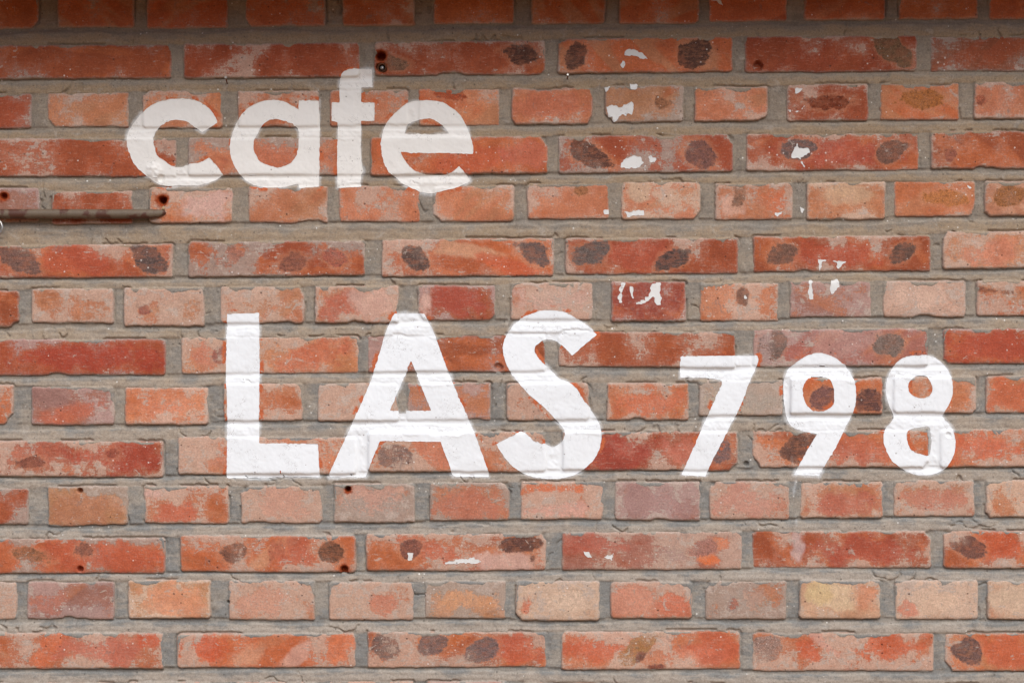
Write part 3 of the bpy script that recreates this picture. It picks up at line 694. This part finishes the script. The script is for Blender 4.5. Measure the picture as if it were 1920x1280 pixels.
# bricks, one object each
for n, b in enumerate(bricks):
    j0, j1, i0, i1 = b['w']
    sx, sy, h, d = X[j0:j1, i0:i1], Y[j0:j1, i0:i1], b['h'], b['d']
    H_, W_ = h.shape
    # cut empty margin rows/cols: keep the window, sink it
    ids = np.arange(H_ * W_).reshape(H_, W_)
    V = PX2W(sx.ravel(), sy.ravel(), h.ravel())
    fs = grid_faces(np.ones((H_ - 1, W_ - 1), bool), ids)
    ring = np.concatenate([ids[0, :-1], ids[:-1, -1], ids[-1, :0:-1], ids[:0:-1, 0]])
    back = V[ring].copy(); back[:, 1] = 0.110
    nb0 = len(V)
    V = np.concatenate([V, back])
    m_ = len(ring)
    rr = np.arange(m_); r2 = (rr + 1) % m_
    sk = np.stack([ring[rr], ring[r2], nb0 + r2, nb0 + rr], -1)
    bk = (nb0 + np.arange(m_))[None, :]
    me = mesh_np("brick", V, [fs, sk, bk], smooth_n=len(fs))
    # clay colour
    seed = 200 + (n * 7) % 60
    base = np.array(lin(CLAY[b['clay']]))
    lr = np.random.default_rng(300 + n)
    base = base * (1 + lr.normal(0, 0.05)) * (1 + lr.normal(0, 0.03, 3))
    ang = lr.uniform(-0.9, 0.9)
    nA = fbm(sx, sy, 130, seed, 3, scale_y=34, ang=ang)
    nB = fbm(sx, sy, 46, seed + 5, 4)
    alt = np.array(lin(CLAY[lr.choice(list({'R': 'ORO', 'O': 'RTP', 'B': 'RO', 'P': 'OPT', 'T': 'OY', 'Y': 'TYP', 'M': 'RP'}[b['clay']]))]))
    f = sstep(0.0, 0.45, nA)[..., None] * 0.65
    tint = base * (1 - f) + alt * f
    tint = tint * (1 + 0.13 * nB[..., None])
    # cement film coverage
    di = np.maximum(-d, 0)
    top = np.clip((-b['ly'] / b['hy'] + 1) / 2, 0, 1)
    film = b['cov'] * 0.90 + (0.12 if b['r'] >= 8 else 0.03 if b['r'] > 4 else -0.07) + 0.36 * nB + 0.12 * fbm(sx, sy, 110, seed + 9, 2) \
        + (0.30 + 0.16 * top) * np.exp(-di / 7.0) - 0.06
    fcol = np.array(lin(FILM[b['fc']])) * (1 + lr.normal(0, 0.04))
    for (px, py, rx, ry, a, colr, st) in PATCHES:
        if abs(px - b['cx']) > b['hx'] + 20 or abs(py - b['cy']) > b['hy'] + 8: continue
        ca, sa = math.cos(math.radians(a)), math.sin(math.radians(a))
        ux, uy = sx - px, sy - py
        ex, ey = ux * ca + uy * sa, -ux * sa + uy * ca
        q = np.sqrt((ex / rx) ** 2 + (ey / ry) ** 2) + 0.42 * nB + 0.22 * N_MID[j0:j1, i0:i1] + 0.16 * N_FINE[j0:j1, i0:i1]
        wt = st * 0.9 * sstep(1.30, 0.62, q)
        tint = tint * (1 - wt[..., None]) + np.array(lin(colr)) * (1 + 0.08 * nB[..., None]) * wt[..., None]
        film = film * (1 - 0.7 * wt) + 0.16 * 0.7 * wt
    # spots
    spc = np.zeros((H_, W_, 3)); spd = np.full((H_, W_), -3.0)
    for (px, py, rx, ry, a, colr, pw) in SPOTS:
        if abs(px - b['cx']) > b['hx'] + 20 or abs(py - b['cy']) > b['hy'] + 5: continue
        ca, sa = math.cos(math.radians(a)), math.sin(math.radians(a))
        ux, uy = sx - px, sy - py
        ex, ey = ux * ca + uy * sa, -ux * sa + uy * ca
        q = ((np.abs(ex) / rx) ** pw + (np.abs(ey) / ry) ** pw) ** (1 / pw)
        dd = (1 - q) * min(rx, ry) / 13.0 + 0.16 * N_MID[j0:j1, i0:i1] + 0.40 * SM_N[j0:j1, i0:i1] + 0.06
        better = dd > spd
        spd = np.where(better, dd, spd)
        spc[better] = np.array(lin(colr)) * lr.uniform(0.58, 1.10) * np.array([1.0, 1.0, .96])
    film = film - 0.25 * sstep(-0.1, 0.2, spd)
    one = np.ones((H_, W_))
    def full(rgba):
        rgba = rgba.reshape(-1, 4)
        return np.concatenate([rgba, np.repeat(rgba[:1], m_, 0)])
    vattr(me, "tint", full(np.concatenate([tint, one[..., None]], -1)))
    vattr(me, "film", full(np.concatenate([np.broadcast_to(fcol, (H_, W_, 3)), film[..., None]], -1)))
    vattr(me, "spot", full(np.concatenate([spc, spd[..., None]], -1)))
    vattr(me, "aux", full(np.stack([np.clip(LETT[j0:j1, i0:i1] / 20, 0, 3), np.clip(di / 20, 0, 3), RUST[j0:j1, i0:i1], one], -1)))
    obj("brick", me, M_BRICK, wall)

# paint films, draped over brick and mortar
def film_mesh(name, w_, sd, thick=0.38):
    j0, j1, i0, i1 = w_
    sx, sy, hh = X[j0:j1, i0:i1], Y[j0:j1, i0:i1], HFILM[j0:j1, i0:i1] + thick
    H_, W_ = sd.shape
    ids = np.arange(H_ * W_).reshape(H_, W_)
    P = np.stack([sx.ravel(), sy.ravel(), hh.ravel()], -1)
    s = sd.ravel()
    a, b, c, d = ids[:-1, :-1].ravel(), ids[1:, :-1].ravel(), ids[1:, 1:].ravel(), ids[:-1, 1:].ravel()
    tri = np.concatenate([np.stack([a, b, c], -1), np.stack([a, c, d], -1)])
    ins = s[tri] < 0
    cnt = ins.sum(1)
    full_t = tri[cnt == 3]
    extra = []; nextra = len(P)
    newp = []; tri_f = [full_t]; quad_f = []; skirt = []
    def cross(p, q):
        t = (s[p] / (s[p] - s[q]))[:, None]
        return P[p] + (P[q] - P[p]) * t
    def add(pts):
        nonlocal nextra
        i = np.arange(nextra, nextra + len(pts)); newp.append(pts); nextra += len(pts); return i
    for k_ in range(3):
        o1, o2 = (k_ + 1) % 3, (k_ + 2) % 3
        m1 = (cnt == 1) & ins[:, k_]
        t = tri[m1]
        if len(t):
            e1 = add(cross(t[:, k_], t[:, o1])); e2 = add(cross(t[:, k_], t[:, o2]))
            tri_f.append(np.stack([t[:, k_], e1, e2], -1)); skirt.append(np.stack([e2, e1], -1))
        m2 = (cnt == 2) & ~ins[:, k_]
        t = tri[m2]
        if len(t):
            e1 = add(cross(t[:, k_], t[:, o1])); e2 = add(cross(t[:, k_], t[:, o2]))
            quad_f.append(np.stack([e1, t[:, o1], t[:, o2], e2], -1)); skirt.append(np.stack([e1, e2], -1))
    allp = np.concatenate([P] + newp)
    if skirt:
        sk = np.concatenate(skirt)
        lowp = allp[sk.ravel()].copy(); lowp[:, 2] -= thick + 0.25
        base_i = len(allp)
        allp = np.concatenate([allp, lowp])
        li = base_i + np.arange(len(lowp)).reshape(-1, 2)
        quad_s = np.stack([sk[:, 1], sk[:, 0], li[:, 0], li[:, 1]], -1)
    tf = np.concatenate(tri_f)
    qf = np.concatenate(quad_f) if quad_f else np.zeros((0, 4), int)
    qs = quad_s if skirt else np.zeros((0, 4), int)
    usedv = np.unique(np.concatenate([tf.ravel(), qf.ravel(), qs.ravel()]))
    rm = np.full(len(allp), -1, np.int64); rm[usedv] = np.arange(len(usedv))
    pp = allp[usedv]
    V = PX2W(pp[:, 0], pp[:, 1], pp[:, 2])
    return mesh_np(name, V, [rm[tf], rm[qf], rm[qs]], smooth_n=len(tf) + len(qf))

HFILM = np.maximum(HS, blur(HS, 24) - 0.20)      # brushed paint bridges the narrowest gaps
RAG = 0.9 * np.maximum(0, noise(X, Y, 26, 85)) * noise(X, Y, 4, 84) * 2.0 + 0.45 * noise(X, Y, 5, 81) + 0.35 * noise(X, Y, 14, 82) + 0.45 * N_FINE
# paint does not reach the bottom of open cracks and gaps
for (nm, lab, loops), (j0, j1, i0, i1, d) in zip(GLYPHS, glyph_sdf):
    wv = (j0, j1, i0, i1)
    bare = sstep(0.55, 0.95, np.maximum(gap, crack)[j0:j1, i0:i1] * (0.6 + 0.6 * N_BIG[j0:j1, i0:i1]))
    sd = d + RAG[j0:j1, i0:i1] + 0.3
    sd = np.where((bare > 0.5) & (N_MID[j0:j1, i0:i1] > 0.35), np.maximum(sd, 0.8), sd)
    o = obj(nm, film_mesh(nm, wv, sd), M_WARM_LIT if lab.startswith('cream') else M_PAINT, wall)
    tag(o, lab)
for p in FLAKES:
    poly = np.array([q[:2] for q in p])
    x0, y0 = poly.min(0) - 6; x1, y1 = poly.max(0) + 6
    wv = win(x0, x1, y0, y1)
    j0, j1, i0, i1 = wv
    sd = poly_sdf(X[j0:j1, i0:i1], Y[j0:j1, i0:i1], poly) + 1.6 * N_FINE[j0:j1, i0:i1] + 1.4 * noise(X[j0:j1, i0:i1], Y[j0:j1, i0:i1], 9, 91) + 1.3 * noise(X[j0:j1, i0:i1], Y[j0:j1, i0:i1], 3.7, 92) - 0.1
    obj("paint_flake", film_mesh("paint_flake", wv, sd, 0.45), M_FLAKE, wall)

# the wall goes on round the surveyed field: plainer bricks in one mesh, and the core behind
def box(verts, faces, x0, x1, y0, y1, z0, z1, bev=0.0):
    b = len(verts)
    f = bev
    verts += [(x0, y1, z0), (x1, y1, z0), (x1, y1, z1), (x0, y1, z1),
              (x0, y0 + f, z0), (x1, y0 + f, z0), (x1, y0 + f, z1), (x0, y0 + f, z1),
              (x0 + f, y0, z0 + f), (x1 - f, y0, z0 + f), (x1 - f, y0, z1 - f), (x0 + f, y0, z1 - f)]
    for q in ((3, 2, 1, 0), (0, 1, 5, 4), (1, 2, 6, 5), (2, 3, 7, 6), (3, 0, 4, 7), (4, 5, 9, 8), (5, 6, 10, 9), (6, 7, 11, 10), (7, 4, 8, 11), (8, 9, 10, 11)):
        faces.append(tuple(b + i for i in q))

FX0, FX1 = (GX[0] - 960) * S, (GX[-1] - 960) * S
FZ1, FZ0 = ZC - (GY[0] - 640) * S, ZC - (GY[-1] - 640) * S
WX, ZTOP = 1.75, FZ1 + 0.05
verts, faces, cols, films = [], [], [], []
lr = random.Random(5)
def plain_row(z0, z1, xa, xb, start, stretch):
    x = start
    L = 0.240 if stretch else 0.112
    while x < xb - 0.04:
        e = min(x + L + lr.uniform(-.004, .004), xb - 0.004)
        n0 = len(verts)
        box(verts, faces, max(x, xa + .004), e, -0.0008 + lr.uniform(-.001, .001), 0.10, z0, z1, 0.003)
        key = lr.choice('RROOPPM')
        c = [q * lr.uniform(.9, 1.1) for q in lin(CLAY[key])]
        for _ in range(len(verts) - n0):
            cols.append((*c, 1)); films.append((*lin(FILM['k']), lr.uniform(.2, .6)))
        x = e + lr.uniform(.014, .022)
PITCH = 92.6 * S
rows_z = [ZC - (sum(b[3] for b in cs) / len(cs) - 640) * S for cs in COURSES]
for r, cs in enumerate(COURSES):
    st = len(cs) < 8
    z0 = rows_z[r]; z1 = z0 + 0.0505
    e = (cs[-1][1] + 20 - 960) * S
    plain_row(z0, z1, e - .004, WX, e, st)
    s0 = (cs[0][0] - 20 - 960) * S
    plain_row(z0, z1, -WX, s0, -WX - lr.uniform(0, .1), st)
z = rows_z[-1]; r = len(COURSES)
while z - PITCH > 0.02:
    z -= PITCH
    plain_row(z, z + 0.0505, -WX, WX, -WX - lr.uniform(0, .1), r % 2 == 1); r += 1
me = bpy.data.meshes.new("outer_bricks"); me.from_pydata(verts, [], faces); me.update()
vattr(me, "tint", np.array(cols)); vattr(me, "film", np.array(films))
vattr(me, "spot", np.tile([0, 0, 0, -3.0], (len(verts), 1))); vattr(me, "aux", np.tile([3.0, 1, 0, 1], (len(verts), 1)))
tag(obj("outer_bricks", me, M_BRICK, wall), kind="stuff")
verts, faces = [], []
for (xa, xb, za, zb) in ((-WX, FX0 + .002, 0, ZTOP), (FX1 - .002, WX, 0, ZTOP), (FX0 + .002, FX1 - .002, 0, FZ0 + .002), (FX0 + .002, FX1 - .002, FZ1 - .002, ZTOP)):
    box(verts, faces, xa, xb, 0.0032, 0.105, za, zb, 0.0)
me = bpy.data.meshes.new("outer_mortar"); me.from_pydata(verts, [], faces); me.update()
vattr(me, "aux", np.tile([3.0, .5, 0, 1], (len(verts), 1)))
obj("outer_mortar", me, M_MORTAR, wall)
verts, faces = [], []
box(verts, faces, -WX, WX, 0.112, 0.24, 0, ZTOP + .30, 0.0)
me = bpy.data.meshes.new("wall_core"); me.from_pydata(verts, [], faces); me.update()
vattr(me, "aux", np.tile([3.0, .5, 0, 1], (len(verts), 1)))
obj("wall_core", me, M_MORTAR, wall)

# ------------------------------------------------------------------ ground and the projecting eave above
def boxes_obj(name, lst, mat, parent=None, bev=0.003):
    v, f = [], []
    for a in lst: box(v, f, *a, bev)
    me = bpy.data.meshes.new(name); me.from_pydata(v, [], f); me.update()
    return obj(name, me, mat, parent)

M_GROUND = mat_plain("brick_dust_paving", (0.40, 0.25, 0.14), 0.9, scale=8, spots=(0.34, 0.21, 0.115))
v = [(-150, -250, 0), (150, -250, 0), (150, 40, 0), (-150, 40, 0)]
me = bpy.data.meshes.new("ground"); me.from_pydata(v, [], [(0, 1, 2, 3)]); me.update()
tag(obj("ground", me, M_GROUND), "dusty reddish brown paved ground in front of the wall", "ground", kind="structure")

M_WOOD = mat_plain("orange_brown_timber", (0.46, 0.20, 0.065), 0.7, scale=30, spots=(0.36, 0.15, 0.05))
EAVE_D = 0.135
EAVE_Z = ZC + 640 * S + 0.042
eave = empty("timber_eave", (0, 0, EAVE_Z))
eave.rotation_euler = (0, math.radians(-1.0), 0)
tag(eave, "orange brown boarded timber eave projecting over the top of the wall", "eave")
yb = -0.012
nb_ = 3
for i in range(nb_):
    y1 = yb - i * (EAVE_D / nb_); y0 = y1 - EAVE_D / nb_ + 0.003
    boxes_obj("soffit_board", [(-WX, WX, y0, y1, 0, 0.02)], M_WOOD, eave)
boxes_obj("fascia_board", [(-WX, WX, yb - EAVE_D - 0.022, yb - EAVE_D - 0.001, -0.003, 0.15)], M_WOOD, eave)
boxes_obj("roof_board", [(-WX, WX, yb - EAVE_D - 0.03, 0.20, 0.152, 0.17)], M_WOOD, eave)

# added wall behind the camera, out of view: blocks low sky, bounces warm light
M_BOUNCE = mat_plain("brick_red_bounce", (0.40, 0.19, 0.09), 0.9, scale=6, spots=(0.34, 0.16, 0.075))
M_COPE = mat_plain("coping_stone", (0.36, 0.32, 0.27), 0.9, scale=12)
bounce_wall = empty("added_bounce_wall", (0, -6.4, 0))
tag(bounce_wall, "tall brick red wall with coping, added out of view to bounce warm light", "wall")
boxes_obj("wall_body", [(-16, 16, -0.12, 0.12, 0, 3.5)], M_BOUNCE, bounce_wall, 0.01)
boxes_obj("coping", [(-16.03, 16.03, -0.17, 0.17, 3.503, 3.58)], M_COPE, bounce_wall, 0.01)
for i in range(9):
    boxes_obj("pier", [(-16 + i * 4 - .2 if i else -15.9, -16 + i * 4 + .2 if i < 8 else 15.9, 0.123, 0.22, 0, 3.45)], M_BOUNCE, bounce_wall, 0.01)

# ------------------------------------------------------------------ fittings on the wall
def sweep(name, path, radii, mat, parent=None, seg=16, squash=None):
    path = np.array(path, float); n = len(path)
    v, f = [], []
    tan = np.gradient(path, axis=0); tan /= np.linalg.norm(tan, axis=1)[:, None]
    up = np.array([0, -1.0, 0.0])
    for i in range(n):
        t = tan[i]; u = up if abs(t @ up) < .9 else np.array([0, 0, 1.0])
        a = np.cross(t, u); a /= np.linalg.norm(a); b = np.cross(a, t)
        for k_ in range(seg):
            an = 2 * math.pi * k_ / seg
            r = radii[i]
            rx, ry = (r, r) if np.isscalar(r) else r
            v.append(path[i] + a * math.cos(an) * rx + b * math.sin(an) * ry)
    for i in range(n - 1):
        for k_ in range(seg):
            f.append((i * seg + k_, i * seg + (k_ + 1) % seg, (i + 1) * seg + (k_ + 1) % seg, (i + 1) * seg + k_))
    f.append(tuple(range(seg))[::-1]); f.append(tuple((n - 1) * seg + k_ for k_ in range(seg)))
    me = bpy.data.meshes.new(name); me.from_pydata([tuple(p) for p in v], [], f); me.update()
    me.polygons.foreach_set("use_smooth", [len(p.vertices) == 4 for p in me.polygons])
    return obj(name, me, mat, parent)

def W(px, py, mm=0.0):
    return np.array([(px - 960) * S, -mm * 0.001, ZC - (py - 640) * S])

M_PIPE = mat_plain("worn_grey_pipe", (0.14, 0.098, 0.062), 0.6, 0.0, spots=(0.085, 0.03, 0.016), scale=70, bump=0.5, thr=(0.48, 0.58))
M_RUST = mat_plain("rusty_steel", (0.16, 0.06, 0.025), 0.8, 0.2, scale=150, bump=0.8)
M_STEEL = mat_plain("dull_steel", (0.42, 0.39, 0.35), 0.4, 0.7, scale=120, bump=0.3)
M_PEG = mat_plain("pale_wood", (0.42, 0.28, 0.15), 0.8, scale=120)

pipe = empty("metal_pipe", W(100, 402))
tag(pipe, "worn rust-patched metal pipe stub lying along the bricks below the letter c", "pipe")
inv = -np.array(pipe.location)
pth, rad = [], []
for px, dy, mm, ry, rx in ((-260,0,7.5,6.6,6.6),(-100,.3,7.5,6.6,6.6),(0,0,7.5,6.6,6.6),(90,-.3,7.5,6.6,6.6),(180,0,7.5,6.5,6.5),(250,-.2,7.2,6.4,6.4),(285,-.4,6.5,6.2,5.8),(298,-1.6,5.2,5.2,4.4),(306,-3.2,3.6,3.8,3.2),(311,-5,3.0,2.6,2.6)):
    pth.append(W(px, 402 + dy, mm) + inv); rad.append((ry * .001, rx * .001))
sweep("tube", pth, rad, M_PIPE, pipe, 24)
sweep("wooden_peg", [W(307, 386, -4) + inv, W(307, 391, 3) + inv, W(307, 394, 5) + inv], [.0021, .0021, .0018], M_PEG, pipe, 10)

ring = empty("wire_ring", W(-6, 430, 12))
tag(ring, "thin pale wire ring hanging under the metal pipe", "ring")
pts = [W(-6 + 16 * math.cos(a), 428 + 16 * math.sin(a), 12 + 4 * math.cos(a)) - np.array(ring.location) for a in np.linspace(-math.pi, math.pi * .96, 40)]
sweep("wire", pts, [.0017] * 40, M_STEEL, ring, 10)

bolt = empty("wall_anchor", W(716, 127, -3))
tag(bolt, "rusty steel anchor sleeve with bolt sunk into a brick above the letter f", "anchor")
inv = -np.array(bolt.location)
def lathe_y(name, prof, mat, parent, seg=24):
    """prof: (radius mm, proud mm)"""
    v, f = [], []
    for r, h in prof:
        for k_ in range(seg):
            an = 2 * math.pi * k_ / seg
            v.append((r * .001 * math.cos(an), -h * .001, r * .001 * math.sin(an)))
    n = len(prof)
    for i in range(n - 1):
        for k_ in range(seg):
            f.append((i * seg + k_, i * seg + (k_ + 1) % seg, (i + 1) * seg + (k_ + 1) % seg, (i + 1) * seg + k_))
    me = bpy.data.meshes.new(name); me.from_pydata(v, [], f); me.update()
    me.polygons.foreach_set("use_smooth", [True] * len(me.polygons))
    return obj(name, me, mat, parent)
lathe_y("sleeve", [(5.2, -14), (6.2, -1), (6.3, 2.6), (5.6, 3.2), (4.9, 2.6), (4.7, -12), (.1, -12)], M_RUST, bolt)
lathe_y("bolt_end", [(3.2, -11), (3.1, -2), (2.6, 0), (1.6, .9), (.05, 1.2)], M_STEEL, bolt)

def nail(px, py, tip, label, head=2.0):
    a = W(px, py + tip, -6); b = W(px, py, 13)
    o = empty("nail", a)
    tag(o, label, "nail")
    inv = -a
    sweep("shank", [a + inv, (a + b) / 2 + inv, b + inv], [.0009] * 3, M_RUST, o, 8)
    t = (b - a) / np.linalg.norm(b - a)
    sweep("head", [b + inv - t * .0004, b + inv + t * .0004, b + inv + t * .0010], [head * .001, head * .001, head * .0008], M_STEEL, o, 14)
nail(426, 148, 12, "pale headed nail sticking out of the mortar above the letters c and a")
nail(1064, 143, 6, "small pale headed nail in the mortar joint above the spotted brick right of cafe", 1.6)
